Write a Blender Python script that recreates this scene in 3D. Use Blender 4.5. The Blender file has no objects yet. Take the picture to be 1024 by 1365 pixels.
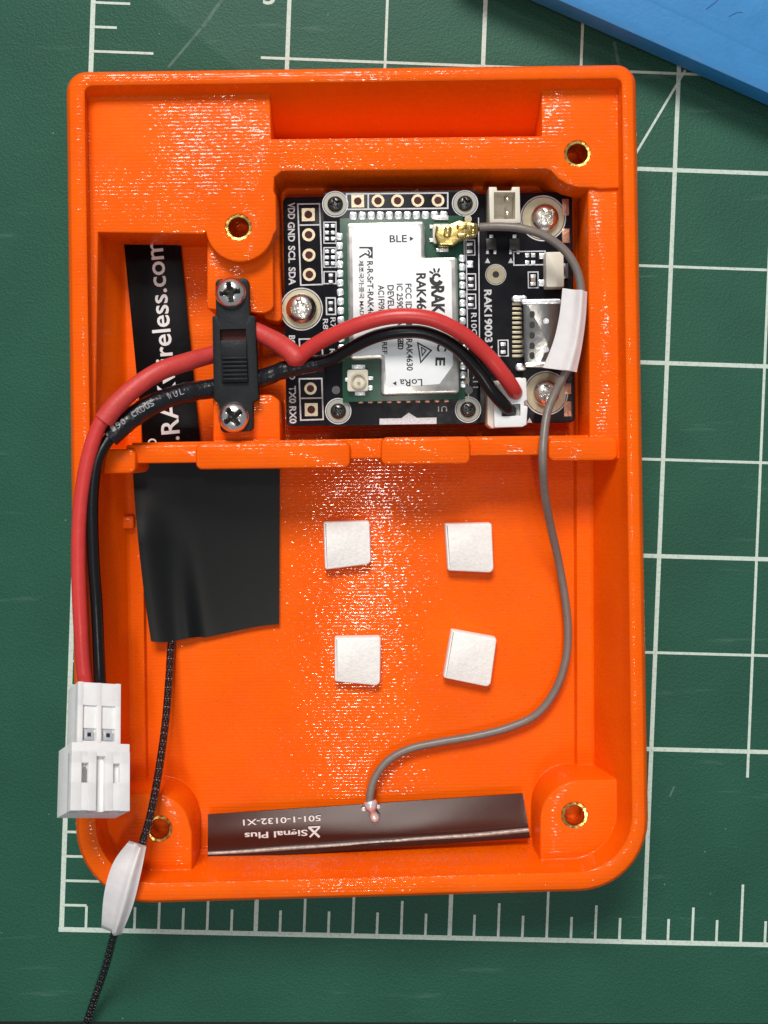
import bpy, bmesh, math, random
from mathutils import Vector, Matrix, noise as mnoise
random.seed(7)
sc = bpy.context.scene
C = sc.collection
PI = math.pi

# ------------------------------------------------------------------ camera (1 unit = 1 cm)
H, S, NX, NY = 16.0, 101.3, 490.0, 600.0
sc.unit_settings.scale_length = 0.01
cd = bpy.data.cameras.new('camera'); cam = bpy.data.objects.new('camera', cd); C.objects.link(cam)
cam.location = (0, 0, H); cam.rotation_euler = (0, 0, 0)
cd.sensor_fit = 'HORIZONTAL'; cd.sensor_width = 36
cd.lens = 36 * H / (1024 / S)
cd.shift_x = (512 - NX) / 1024; cd.shift_y = -(682.5 - NY) / 1024
cd.clip_start = 0.5; cd.clip_end = 500
sc.camera = cam

# ------------------------------------------------------------------ light: indoor ceiling lamps
w = bpy.data.worlds.new('World'); sc.world = w; w.use_nodes = True
w.node_tree.nodes['Background'].inputs[0].default_value = (0.80, 0.88, 1.0, 1)
w.node_tree.nodes['Background'].inputs[1].default_value = 0.27
sc.view_settings.view_transform = 'Standard'; sc.view_settings.look = 'None'
sc.view_settings.exposure = 0.0; sc.view_settings.gamma = 1
def lamp(name, loc, target, sx, sy, power, col, spin=0):
    d = bpy.data.lights.new(name, 'AREA'); d.shape = 'RECTANGLE'; d.size = sx; d.size_y = sy
    d.energy = power; d.color = col
    o = bpy.data.objects.new(name, d); C.objects.link(o); o.location = loc
    q = (Vector(target) - Vector(loc)).to_track_quat('-Z', 'Y')
    o.rotation_euler = q.to_euler()
    return o
# tube fitting nearly overhead (its reflection is the band of glints down the middle)
lamp('tube_lamp', (0.6, -44, 130), (0.6, -44, 0), 5, 26, 29000, (1.0, 0.95, 0.88))
lamp('tube_lamp', (-0.4, 34, 130), (-0.4, 34, 0), 2.6, 12, 9000, (1.0, 0.95, 0.88))
# broad panel further up the room: gives the shadows falling down the picture
lamp('ceiling_panel', (-16, 104, 122), (0, 0, 0), 60, 44, 246000, (1.0, 0.97, 0.92))
lamp('side_panel', (-23, 34, 130), (-23, 34, 0), 5, 4, 2800, (0.95, 0.98, 1.0))

# ------------------------------------------------------------------ helpers
def P(px, py, z=0.0):
    k = (H - z) / H / S
    return Vector(((px - NX) * k, -(py - NY) * k, z))
WL = {}
def thing(name, label, cat, loc, group=None):
    o = bpy.data.objects.new(name, None); C.objects.link(o); o.location = loc
    o.empty_display_size = 0.3
    o['label'] = label; o['category'] = cat
    if group: o['group'] = group
    WL[o.name] = Vector(loc)
    return o
def link(name, me, mat, parent=None, smooth=35, label=None):
    me.name = name
    if mat is not None:
        me.materials.clear()
        for m in (mat if isinstance(mat, (list, tuple)) else [mat]): me.materials.append(m)
    n = len(me.vertices)
    c = Vector((0, 0, 0))
    if n:
        xs = [v.co for v in me.vertices]
        c = Vector([(min(v[i] for v in xs) + max(v[i] for v in xs)) / 2 for i in range(3)])
        c.z = min(v.z for v in xs)
        me.transform(Matrix.Translation(-c))
    if smooth:
        me.polygons.foreach_set('use_smooth', [True] * len(me.polygons))
        me.set_sharp_from_angle(angle=math.radians(smooth))
    o = bpy.data.objects.new(name, me); C.objects.link(o)
    if parent is not None:
        o.parent = parent; o.location = c - WL[parent.name]
    else: o.location = c
    WL[o.name] = c
    if label: o['label'] = label
    return o
def obj(name, bm, mat, parent=None, smooth=35, label=None):
    bmesh.ops.recalc_face_normals(bm, faces=bm.faces[:])
    me = bpy.data.meshes.new(name); bm.to_mesh(me); bm.free()
    return link(name, me, mat, parent, smooth, label)
def rect(cx, cy, w, h, rot=0.0):
    a = math.radians(rot); c, s = math.cos(a), math.sin(a); r = []
    for dx, dy in ((-w/2, -h/2), (w/2, -h/2), (w/2, h/2), (-w/2, h/2)):
        r.append((cx + dx*c - dy*s, cy - (dx*s + dy*c)))
    return r
def box4(x0, y0, x1, y1): return [(x0, y0), (x1, y0), (x1, y1), (x0, y1)]
def circ(cx, cy, r, n=28, a0=0): return [(cx + r*math.cos(a0 + 2*PI*i/n), cy + r*math.sin(a0 + 2*PI*i/n)) for i in range(n)]
def rnd(pts, rad, n=6):
    """round the corners of a polygon (px). rad: number or list"""
    m = len(pts)
    if not isinstance(rad, (list, tuple)): rad = [rad]*m
    out = []
    for i in range(m):
        p = Vector(pts[i]); a = Vector(pts[i-1]); b = Vector(pts[(i+1) % m]); r = rad[i]
        if r <= 0.01: out.append(tuple(p)); continue
        u = (a-p).normalized(); v = (b-p).normalized()
        ang = u.angle(v); t = r / math.tan(ang/2)
        t = min(t, (a-p).length*0.499, (b-p).length*0.499); r2 = t*math.tan(ang/2)
        bis = (u+v).normalized(); c = p + bis*(r2/math.sin(ang/2))
        s = p + u*t - c; e = p + v*t - c
        sa = math.atan2(s.y, s.x); ea = math.atan2(e.y, e.x); d = ea - sa
        while d > PI: d -= 2*PI
        while d < -PI: d += 2*PI
        for k in range(n+1):
            q = sa + d*k/n; out.append((c.x + r2*math.cos(q), c.y + r2*math.sin(q)))
    return out
def area2(l): return sum(l[i-1].x*l[i].y - l[i].x*l[i-1].y for i in range(len(l)))/2
def inset(l, d):
    n = len(l); out = []
    sg = 1 if area2(l) > 0 else -1
    for i in range(n):
        a = l[i-1]; b = l[i]; c = l[(i+1) % n]
        u = Vector((b.x-a.x, b.y-a.y)); v = Vector((c.x-b.x, c.y-b.y))
        if u.length < 1e-7: u = v
        if v.length < 1e-7: v = u
        u = u.normalized(); v = v.normalized()
        n1 = Vector((-u.y, u.x))*sg; n2 = Vector((-v.y, v.x))*sg
        m = n1+n2
        if m.length < 1e-6: m = n1
        m = m.normalized(); k = d/max(0.4, m.dot(n1))
        out.append(Vector((b.x+m.x*k, b.y+m.y*k, b.z)))
    return out
def block(bm, pts, z1, z0, bev=0.03, holes=(), bottom=False, ztilt=None):
    """prism from a px polygon seen at height z1 down to z0, softened top edge, holes = [(px loop, depth)]"""
    base = [P(x, y, z1) for x, y in pts]
    if area2(base) < 0: base.reverse()
    def ring(l, z): return [bm.verts.new((v.x, v.y, z + (ztilt(v.x, v.y) if ztilt else 0))) for v in l]
    loops = [ring(base, z0)]
    if bev > 0:
        loops.append(ring(base, z1-bev)); loops.append(ring(inset(base, bev*0.3), z1-bev*0.3)); loops.append(ring(inset(base, bev), z1))
    else: loops.append(ring(base, z1))
    for A, B in zip(loops, loops[1:]):
        n = len(A)
        for i in range(n):
            bm.faces.new((A[i-1], A[i], B[i], B[i-1]))
    top = loops[-1]
    if not holes: bm.faces.new(top)
    else:
        edges = []
        for i in range(len(top)):
            e = bm.edges.get((top[i-1], top[i])) or bm.edges.new((top[i-1], top[i])); edges.append(e)
        for hl, dep in holes:
            hb = [P(x, y, z1) for x, y in hl]
            if area2(hb) < 0: hb.reverse()
            hv = ring(hb, z1); hw = ring(hb, z1-dep)
            for i in range(len(hv)):
                f = bm.faces.new((hv[i-1], hv[i], hw[i], hw[i-1]))
                edges.append(bm.edges.get((hv[i-1], hv[i])))
            bm.faces.new(hw)
        bmesh.ops.triangle_fill(bm, use_beauty=True, use_dissolve=False, edges=edges)
    if bottom: bm.faces.new(list(reversed(loops[0])))
def prism(name, pts, z0, z1, mat, parent=None, bev=0.01, holes=(), label=None, smooth=35):
    bm = bmesh.new(); block(bm, pts, z1, z0, bev, holes, bottom=True)
    return obj(name, bm, mat, parent, smooth, label)
def many(name, lst, z0, z1, mat, parent, bev=0.0, kind=None):
    """each polygon its own part; only kind='stuff' is joined"""
    if kind is None:
        for pts in lst: prism(name, pts, z0, z1, mat, parent, bev)
        return
    bm = bmesh.new()
    for pts in lst: block(bm, pts, z1, z0, bev, (), True)
    o = obj(name, bm, mat, parent); o['kind'] = kind
    return o
def catmull(pts, sub=8):
    out = []; n = len(pts)
    for i in range(n-1):
        p0 = pts[max(i-1, 0)]; p1 = pts[i]; p2 = pts[i+1]; p3 = pts[min(i+2, n-1)]
        for k in range(sub):
            t = k/sub
            out.append(0.5*((2*p1) + (p2-p0)*t + (2*p0-5*p1+4*p2-p3)*t*t + (3*p1-p0-3*p2+p3)*t*t*t))
    out.append(pts[-1]); return out
def tube(name, path, r, mat, parent=None, seg=14, sub=8, rfun=None, label=None, flat=None):
    """path = [(px, py, z)], centre line; UV u round, v along (cm)"""
    pts = catmull([P(*p) for p in path], sub)
    bm = bmesh.new(); uvl = bm.loops.layers.uv.new('UVMap')
    rings = []; L = 0; Ls = []; up = Vector((0, 0, 1)); prev = None; total = sum((pts[i+1]-pts[i]).length for i in range(len(pts)-1))
    for i, p in enumerate(pts):
        if i: L += (pts[i]-pts[i-1]).length
        Ls.append(L)
        t = (pts[min(i+1, len(pts)-1)] - pts[max(i-1, 0)]).normalized()
        if prev is None: s = t.cross(up).normalized() if abs(t.z) < 0.95 else Vector((1, 0, 0))
        else: s = (prev - t*prev.dot(t)).normalized()
        prev = s; n = s.cross(t)
        rr = r*(rfun(L/total, L) if rfun else 1)*(1+0.02*mnoise.noise(Vector((L*2.5, r*40, 5))))
        p = p + Vector((mnoise.noise(Vector((L*1.3, r*31, 2))), mnoise.noise(Vector((L*1.3, r*31, 9))), 0))*0.007
        rings.append([bm.verts.new(p + s*math.cos(2*PI*k/seg)*rr + n*math.sin(2*PI*k/seg)*rr) for k in range(seg)])
    for i in range(len(rings)-1):
        for k in range(seg):
            k2 = (k+1) % seg
            f = bm.faces.new((rings[i][k], rings[i][k2], rings[i+1][k2], rings[i+1][k]))
            uv = [(k/seg, Ls[i]), ((k+1)/seg, Ls[i]), ((k+1)/seg, Ls[i+1]), (k/seg, Ls[i+1])]
            for lp, q in zip(f.loops, uv): lp[uvl].uv = q
    bm.faces.new(rings[0]); bm.faces.new(rings[-1])
    return obj(name, bm, mat, parent, 60, label)
def text(s, px, py, z, length, height, rot, mat, parent, bold=0.0, name='lettering', th=0.002, spacing=1.0, mirror=False):
    cu = bpy.data.curves.new('txt', 'FONT'); cu.body = s; cu.size = 1; cu.offset = bold; cu.space_character = spacing
    cu.resolution_u = 3; cu.extrude = 0
    t = bpy.data.objects.new('txt', cu)
    me = bpy.data.meshes.new_from_object(t)
    bpy.data.objects.remove(t); bpy.data.curves.remove(cu)
    vs = me.vertices
    if not len(vs): return None
    x0 = min(v.co.x for v in vs); x1 = max(v.co.x for v in vs); y0 = min(v.co.y for v in vs); y1 = max(v.co.y for v in vs)
    k = (H-z)/H/S; c = P(px, py, z)
    M = Matrix.Translation(c) @ Matrix.Rotation(math.radians(rot), 4, 'Z') @ Matrix.Diagonal((length*k/(x1-x0)*(-1 if mirror else 1), height*k/(y1-y0), 1, 1)) @ Matrix.Translation((-(x0+x1)/2, -(y0+y1)/2, 0))
    me.transform(M)
    return link(name, me, mat, parent, 0)
def line(a, b, w, z, m, par, name='print_line'):
    bm = bmesh.new()
    A = P(a[0], a[1], z); B = P(b[0], b[1], z); d = (B-A).normalized(); n = Vector((-d.y, d.x, 0))*(w/2/S)
    bm.faces.new([bm.verts.new(A+n), bm.verts.new(A-n), bm.verts.new(B-n), bm.verts.new(B+n)])
    return obj(name, bm, m, par, 0)
def outline(pts, w, z, m, par, closed=True, name='print_outline'):
    """flat printed band along a px polyline, mitred: one connected sheet"""
    bm = bmesh.new(); l = [P(x, y, z) for x, y in pts]; n = len(l); h_ = w/2/S; L = []; R = []
    for i in range(n):
        a = l[i-1] if (i or closed) else None; c = l[(i+1) % n] if (i < n-1 or closed) else None
        u = (l[i]-a).normalized() if a is not None else (c-l[i]).normalized()
        v = (c-l[i]).normalized() if c is not None else u
        m_ = Vector((-u.y-v.y, u.x+v.x, 0)).normalized(); k = h_/max(0.5, m_.dot(Vector((-u.y, u.x, 0))))
        L.append(bm.verts.new(l[i]+m_*k)); R.append(bm.verts.new(l[i]-m_*k))
    for i in range(n if closed else n-1):
        j = (i+1) % n; bm.faces.new((L[i], R[i], R[j], L[j]))
    return obj(name, bm, m, par, 0)
def lathe(bm, prof, c, seg=32, cap=True, rmod=None):
    rings = []
    for r, z in prof:
        rings.append([bm.verts.new((c.x + r*(rmod(k/seg) if rmod else 1)*math.cos(2*PI*k/seg), c.y + r*(rmod(k/seg) if rmod else 1)*math.sin(2*PI*k/seg), c.z + z)) for k in range(seg)])
    for A, B in zip(rings, rings[1:]):
        for k in range(seg): bm.faces.new((A[k-1], A[k], B[k], B[k-1]))
    if cap: bm.faces.new(rings[-1])
    return rings

# ------------------------------------------------------------------ materials
class N:
    def __init__(s, m): s.t = m.node_tree; s.n = s.t.nodes; s.l = s.t.links
    def __call__(s, kind, **kw):
        nd = s.n.new(kind)
        for k, v in kw.items():
            if k.startswith('i_'): nd.inputs[k[2:].replace('_', ' ')].default_value = v
            else: setattr(nd, k, v)
        return nd
    def math(s, op, a, b=None, c=None, clamp=False):
        nd = s.n.new('ShaderNodeMath'); nd.operation = op; nd.use_clamp = clamp
        for i, v in enumerate((a, b, c)):
            if v is None: continue
            if isinstance(v, (int, float)): nd.inputs[i].default_value = v
            else: s.l.new(v, nd.inputs[i])
        return nd.outputs[0]
def mat(name, col, rough=0.5, metal=0.0, spec=0.5, bump=0.0, bscale=20.0, var=0.0, vscale=6.0, rvar=0.0, coat=0.0, bevel=0.0, sss=0.0):
    m = bpy.data.materials.new(name); m.use_nodes = True; q = N(m); b = q.n['Principled BSDF']
    b.inputs['Base Color'].default_value = (*col, 1); b.inputs['Roughness'].default_value = rough
    b.inputs['Metallic'].default_value = metal; b.inputs['Specular IOR Level'].default_value = spec
    b.inputs['Coat Weight'].default_value = coat
    if sss: b.inputs['Subsurface Weight'].default_value = sss; b.inputs['Subsurface Radius'].default_value = (0.1, 0.08, 0.06); b.inputs['Subsurface Scale'].default_value = 1
    g = q('ShaderNodeNewGeometry')
    if var or rvar:
        nz = q('ShaderNodeTexNoise', i_Scale=vscale, i_Detail=5.0, i_Roughness=0.6); q.l.new(g.outputs['Position'], nz.inputs['Vector'])
        if var:
            mr = q('ShaderNodeMapRange'); mr.inputs[1].default_value = 0.3; mr.inputs[2].default_value = 0.7
            mr.inputs[3].default_value = 1-var; mr.inputs[4].default_value = 1+var
            q.l.new(nz.outputs[0], mr.inputs[0])
            mx = q('ShaderNodeVectorMath', operation='SCALE'); mx.inputs[0].default_value = col; q.l.new(mr.outputs[0], mx.inputs['Scale'])
            q.l.new(mx.outputs[0], b.inputs['Base Color'])
        if rvar:
            mr = q('ShaderNodeMapRange'); mr.inputs[1].default_value = 0.3; mr.inputs[2].default_value = 0.7
            mr.inputs[3].default_value = max(0.02, rough-rvar); mr.inputs[4].default_value = rough+rvar
            q.l.new(nz.outputs[0], mr.inputs[0]); q.l.new(mr.outputs[0], b.inputs['Roughness'])
    nrm = None
    if bevel:
        bv = q('ShaderNodeBevel'); bv.samples = 4; bv.inputs['Radius'].default_value = bevel; nrm = bv.outputs[0]
    if bump:
        nz = q('ShaderNodeTexNoise', i_Scale=bscale, i_Detail=3.0); q.l.new(g.outputs['Position'], nz.inputs['Vector'])
        bp = q('ShaderNodeBump'); bp.inputs['Strength'].default_value = 1; bp.inputs['Distance'].default_value = bump
        q.l.new(nz.outputs[0], bp.inputs['Height'])
        if nrm: q.l.new(nrm, bp.inputs['Normal'])
        nrm = bp.outputs[0]
    if nrm: q.l.new(nrm, b.inputs['Normal'])
    return m

# printed orange plastic: extrusion roads along x on flat faces, thin layers on walls
def orange_plastic():
    m = bpy.data.materials.new('orange printed plastic'); m.use_nodes = True; q = N(m); b = q.n['Principled BSDF']
    g = q('ShaderNodeNewGeometry'); sp = q('ShaderNodeSeparateXYZ'); q.l.new(g.outputs['Position'], sp.inputs[0])
    sn = q('ShaderNodeSeparateXYZ'); q.l.new(g.outputs['True Normal'], sn.inputs[0])
    up = q.math('GREATER_THAN', q.math('ABSOLUTE', sn.outputs[2]), 0.75)
    # wobble
    nz = q('ShaderNodeTexNoise', i_Scale=3.0, i_Detail=2.0); q.l.new(g.outputs['Position'], nz.inputs['Vector'])
    yy = q.math('ADD', q.math('ADD', sp.outputs[1], q.math('MULTIPLY', nz.outputs[0], 0.012)), q.math('MULTIPLY', sp.outputs[0], -0.012))
    road = q.math('ABSOLUTE', q.math('SINE', q.math('MULTIPLY', yy, PI/0.044)))
        # dashes: stretched noise breaks each road
    mp = q('ShaderNodeMapping'); mp.inputs['Scale'].default_value = (11, 34, 1); q.l.new(g.outputs['Position'], mp.inputs['Vector'])
    dn = q('ShaderNodeTexNoise', i_Scale=1.0, i_Detail=3.0, i_Roughness=0.65); q.l.new(mp.outputs[0], dn.inputs['Vector'])
    lay = q.math('ABSOLUTE', q.math('SINE', q.math('MULTIPLY', sp.outputs[2], PI/0.02)))
    fn = q('ShaderNodeTexNoise', i_Scale=42.0, i_Detail=2.0); q.l.new(g.outputs['Position'], fn.inputs['Vector'])
    htop = q.math('ADD', q.math('MULTIPLY', road, 1.1), q.math('MULTIPLY', dn.outputs[0], 1.1))
    hwall = q.math('ADD', q.math('MULTIPLY', lay, 0.22), q.math('MULTIPLY', dn.outputs[0], 0.5))
    mx = q('ShaderNodeMix'); mx.data_type = 'FLOAT'; q.l.new(up, mx.inputs[0]); q.l.new(hwall, mx.inputs[2]); q.l.new(htop, mx.inputs[3])
    h = q.math('ADD', mx.outputs[0], q.math('MULTIPLY', fn.outputs[0], 0.3))
    bv = q('ShaderNodeBevel'); bv.samples = 4; bv.inputs['Radius'].default_value = 0.03
    bp = q('ShaderNodeBump'); bp.inputs['Strength'].default_value = 1.0; bp.inputs['Distance'].default_value = 0.0009
    q.l.new(h, bp.inputs['Height']); q.l.new(bv.outputs[0], bp.inputs['Normal']); q.l.new(bp.outputs[0], b.inputs['Normal'])
    big = q('ShaderNodeTexNoise', i_Scale=1.1, i_Detail=4.0); q.l.new(g.outputs['Position'], big.inputs['Vector'])
    cr = q('ShaderNodeValToRGB'); q.l.new(q.math('ADD', q.math('MULTIPLY', big.outputs[0], 0.7), q.math('MULTIPLY', dn.outputs[0], 0.3)), cr.inputs[0])
    cr.color_ramp.elements[0].position = 0.35; cr.color_ramp.elements[0].color = (0.86, 0.103, 0.0010, 1)
    cr.color_ramp.elements[1].position = 0.65; cr.color_ramp.elements[1].color = (0.93, 0.128, 0.0012, 1)
    q.l.new(cr.outputs[0], b.inputs['Base Color'])
    rr = q.math('MULTIPLY_ADD', dn.outputs[0], 0.08, 0.03); b.inputs['Roughness'].default_value = 0.5
    b.inputs['Coat Weight'].default_value = 0.85; b.inputs['Coat IOR'].default_value = 1.4; q.l.new(rr, b.inputs['Coat Roughness'])
    bp2 = q('ShaderNodeBump'); bp2.inputs['Strength'].default_value = 1.0; bp2.inputs['Distance'].default_value = 0.0030
    mp2 = q('ShaderNodeMapping'); mp2.inputs['Scale'].default_value = (13, 34, 3); q.l.new(g.outputs['Position'], mp2.inputs['Vector'])
    dn2 = q('ShaderNodeTexNoise', i_Scale=1.0, i_Detail=1.0); q.l.new(mp2.outputs[0], dn2.inputs['Vector'])
    mp3 = q('ShaderNodeMapping'); mp3.inputs['Scale'].default_value = (22, 40, 14); mp3.inputs['Location'].default_value = (3, 7, 1); q.l.new(g.outputs['Position'], mp3.inputs['Vector'])
    dn3 = q('ShaderNodeTexNoise', i_Scale=1.0, i_Detail=2.0); q.l.new(mp3.outputs[0], dn3.inputs['Vector'])
    big2 = q('ShaderNodeTexNoise', i_Scale=1.6, i_Detail=2.0); q.l.new(g.outputs['Position'], big2.inputs['Vector'])
    gate = q('ShaderNodeMapRange'); gate.inputs[1].default_value = 0.50; gate.inputs[2].default_value = 0.58; gate.inputs[3].default_value = 0.06; gate.inputs[4].default_value = 1.0
    q.l.new(q.math('ADD', dn3.outputs[0], q.math('MULTIPLY', q.math('SUBTRACT', big2.outputs[0], 0.5), 0.35)), gate.inputs[0]); q.l.new(gate.outputs[0], b.inputs['Coat Weight'])
    h2 = q.math('ADD', q.math('MULTIPLY', road, 0.8), q.math('MULTIPLY', dn2.outputs[0], 0.8))
    mxc = q('ShaderNodeMix'); mxc.data_type = 'FLOAT'; q.l.new(up, mxc.inputs[0]); q.l.new(hwall, mxc.inputs[2]); q.l.new(h2, mxc.inputs[3])
    q.l.new(mxc.outputs[0], bp2.inputs['Height']); q.l.new(bv.outputs[0], bp2.inputs['Normal']); q.l.new(bp2.outputs[0], b.inputs['Coat Normal'])
    b.inputs['Specular IOR Level'].default_value = 0.06
    return m
M_or = orange_plastic()

def mat_green():
    m = bpy.data.materials.new('green cutting mat'); m.use_nodes = True; q = N(m); b = q.n['Principled BSDF']
    g = q('ShaderNodeNewGeometry')
    n1 = q('ShaderNodeTexNoise', i_Scale=38.0, i_Detail=3.0, i_Roughness=0.7); n2 = q('ShaderNodeTexNoise', i_Scale=0.8, i_Detail=5.0)
    vo = q('ShaderNodeTexVoronoi', i_Scale=34.0)
    for n in (n1, n2, vo): q.l.new(g.outputs['Position'], n.inputs['Vector'])
    f = q.math('ADD', q.math('MULTIPLY', n1.outputs[0], 0.6), q.math('MULTIPLY', n2.outputs[0], 0.4))
    cr = q('ShaderNodeValToRGB'); q.l.new(f, cr.inputs[0])
    cr.color_ramp.elements[0].position = 0.36; cr.color_ramp.elements[0].color = (0.012, 0.073, 0.045, 1)
    cr.color_ramp.elements[1].position = 0.64; cr.color_ramp.elements[1].color = (0.020, 0.105, 0.065, 1)
    # pale rubbed smears and little nicks
    mp = q('ShaderNodeMapping'); mp.inputs['Rotation'].default_value = (0, 0, math.radians(-42)); mp.inputs['Scale'].default_value = (0.35, 3.2, 1)
    q.l.new(g.outputs['Position'], mp.inputs['Vector'])
    sm = q('ShaderNodeTexNoise', i_Scale=1.6, i_Detail=6.0, i_Roughness=0.62); q.l.new(mp.outputs[0], sm.inputs['Vector'])
    mr = q('ShaderNodeMapRange'); mr.inputs[1].default_value = 0.62; mr.inputs[2].default_value = 0.80; mr.inputs[3].default_value = 0; mr.inputs[4].default_value = 0.5
    q.l.new(sm.outputs[0], mr.inputs[0])
    mx = q('ShaderNodeMix'); mx.data_type = 'RGBA'; q.l.new(mr.outputs[0], mx.inputs[0]); q.l.new(cr.outputs[0], mx.inputs[6]); mx.inputs[7].default_value = (0.13, 0.24, 0.19, 1)
    dv = q('ShaderNodeTexVoronoi', i_Scale=2.6); q.l.new(g.outputs['Position'], dv.inputs['Vector'])
    dm = q.math('LESS_THAN', dv.outputs['Distance'], q.math('MULTIPLY', n1.outputs[0], 0.055))
    mx9 = q('ShaderNodeMix'); mx9.data_type = 'RGBA'; q.l.new(q.math('MULTIPLY', dm, 0.55), mx9.inputs[0]); q.l.new(mx.outputs[2], mx9.inputs[6]); mx9.inputs[7].default_value = (0.30, 0.36, 0.31, 1)
    q.l.new(mx9.outputs[2], b.inputs['Base Color'])
    b.inputs['Roughness'].default_value = 0.55; b.inputs['Specular IOR Level'].default_value = 0.32
    h = q.math('ADD', vo.outputs[0], q.math('MULTIPLY', n1.outputs[0], 0.8))
    bp = q('ShaderNodeBump'); bp.inputs['Strength'].default_value = 1; bp.inputs['Distance'].default_value = 0.0042
    q.l.new(h, bp.inputs['Height']); q.l.new(bp.outputs[0], b.inputs['Normal'])
    return m
M_mat = mat_green()
def mat_line(name, col):
    m = bpy.data.materials.new(name); m.use_nodes = True; q = N(m); b = q.n['Principled BSDF']
    g = q('ShaderNodeNewGeometry'); n1 = q('ShaderNodeTexNoise', i_Scale=26.0, i_Detail=4.0, i_Roughness=0.7); q.l.new(g.outputs['Position'], n1.inputs['Vector'])
    cr = q('ShaderNodeValToRGB'); q.l.new(n1.outputs[0], cr.inputs[0])
    cr.color_ramp.elements[0].position = 0.30; cr.color_ramp.elements[0].color = tuple(c*0.55 for c in col) + (1,)
    cr.color_ramp.elements[1].position = 0.52; cr.color_ramp.elements[1].color = (*col, 1)
    q.l.new(cr.outputs[0], b.inputs['Base Color']); b.inputs['Roughness'].default_value = 0.6
    cr.color_ramp.elements[0].position = 0.2
    return m
M_line = mat_line('printed mat line', (0.56, 0.66, 0.58))
M_table = mat('black table', (0.012, 0.011, 0.012), 0.6, bump=0.004)
M_blue = mat('blue plastic', (0.022, 0.21, 0.50), 0.45, bump=0.0035, bscale=16, var=0.06, vscale=3, rvar=0.08)
M_pcb = mat('black solder mask', (0.004, 0.004, 0.007), 0.38, spec=0.2, bump=0.0012, bscale=9, rvar=0.08)
M_silk = mat('white board print', (0.62, 0.62, 0.64), 0.6, var=0.2, vscale=30)
M_gold = mat('pad gold', (0.66, 0.55, 0.38), 0.35, 0.7, bump=0.002, bscale=30)
M_hole = mat('dark red hole', (0.06, 0.004, 0.002), 0.7)
M_brass = mat('brass', (0.86, 0.56, 0.16), 0.24, 1.0, bump=0.006, bscale=14, rvar=0.08)
M_steel = mat('nickel steel', (0.90, 0.86, 0.80), 0.26, 1.0)
M_dsteel = mat('dark steel', (0.26, 0.25, 0.24), 0.2, 1.0)
M_usb = mat('socket shell metal', (0.34, 0.33, 0.31), 0.24, 1.0, bump=0.003, bscale=9)
M_rscrew = mat('blackened screw', (0.10, 0.10, 0.095), 0.3, 0.9)
M_rwash = mat('grey washer', (0.36, 0.35, 0.30), 0.4, 0.4)
M_can = mat('tinned shield', (0.60, 0.58, 0.53), 0.33, 0.9, bump=0.003, bscale=8, rvar=0.08)
M_solder = mat('solder', (0.80, 0.82, 0.84), 0.3, 0.6, bump=0.006, bscale=26)
M_copper = mat('copper pad', (0.42, 0.22, 0.15), 0.35, 0.7, bump=0.005, bscale=25)
M_green = mat('green solder mask', (0.008, 0.065, 0.032), 0.3, var=0.2, vscale=10)
M_stick = mat('white sticker', (0.88, 0.89, 0.89), 0.5, bump=0.002, bscale=5, var=0.03)
M_ink = mat('black ink', (0.02, 0.02, 0.02), 0.6)
M_rink = mat('dark red ink', (0.30, 0.03, 0.03), 0.6)
M_cream = mat('cream nylon', (0.72, 0.67, 0.56), 0.42, var=0.05, bump=0.002, bscale=12, sss=0.15)
M_washer = mat('cream plated ring', (0.50, 0.44, 0.30), 0.35, 0.35, bump=0.002)
M_white = mat('white nylon', (0.80, 0.79, 0.78), 0.38, var=0.04, bump=0.002, bscale=10, sss=0.15)
M_sleeve = mat('white shrink sleeve', (0.80, 0.76, 0.75), 0.3, var=0.05, bump=0.004, bscale=6, sss=0.15)
M_foam = mat('white foam pad', (0.86, 0.86, 0.82), 0.85, bump=0.006, bscale=28, var=0.07, vscale=22)
M_foams = mat('white foam edge', (0.68, 0.55, 0.52), 0.7, bump=0.006, bscale=20)
M_red = mat('red wire jacket', (0.60, 0.040, 0.035), 0.36, bump=0.002, bscale=18, var=0.06)
M_redm = mat('red shrink tube', (0.56, 0.045, 0.038), 0.5, bump=0.005, bscale=22, var=0.10)
M_blk = mat('black wire jacket', (0.005, 0.005, 0.006), 0.3, spec=0.35, bump=0.002, bscale=16)
M_blkm = mat('black shrink tube', (0.008, 0.008, 0.011), 0.28, spec=0.5, bump=0.016, bscale=12, var=0.2)
M_bplas = mat('black switch plastic', (0.008, 0.010, 0.012), 0.5, spec=0.25, bump=0.003, bscale=26, rvar=0.08)
M_film = mat('black antenna film', (0.003, 0.0025, 0.003), 0.33, spec=0.12, bump=0.002, bscale=7)
M_film2 = mat('dark brown antenna film', (0.050, 0.012, 0.007), 0.24, spec=0.3, bump=0.0006, bscale=4)
M_tape = mat('matt black film', (0.003, 0.0035, 0.0035), 0.32, spec=0.25, bump=0.0003, bscale=60)
M_grey = mat('grey cable jacket', (0.185, 0.155, 0.135), 0.38, bump=0.003, bscale=16, var=0.08)
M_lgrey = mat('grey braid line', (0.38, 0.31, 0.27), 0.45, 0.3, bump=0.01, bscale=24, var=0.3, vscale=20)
M_print = mat('white print', (0.75, 0.75, 0.74), 0.5)
M_dprint = mat('grey print', (0.30, 0.30, 0.31), 0.5)
M_chip = mat('dark component', (0.02, 0.018, 0.017), 0.4)
M_tan = mat('tan capacitor', (0.42, 0.30, 0.22), 0.45, var=0.1)
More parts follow.
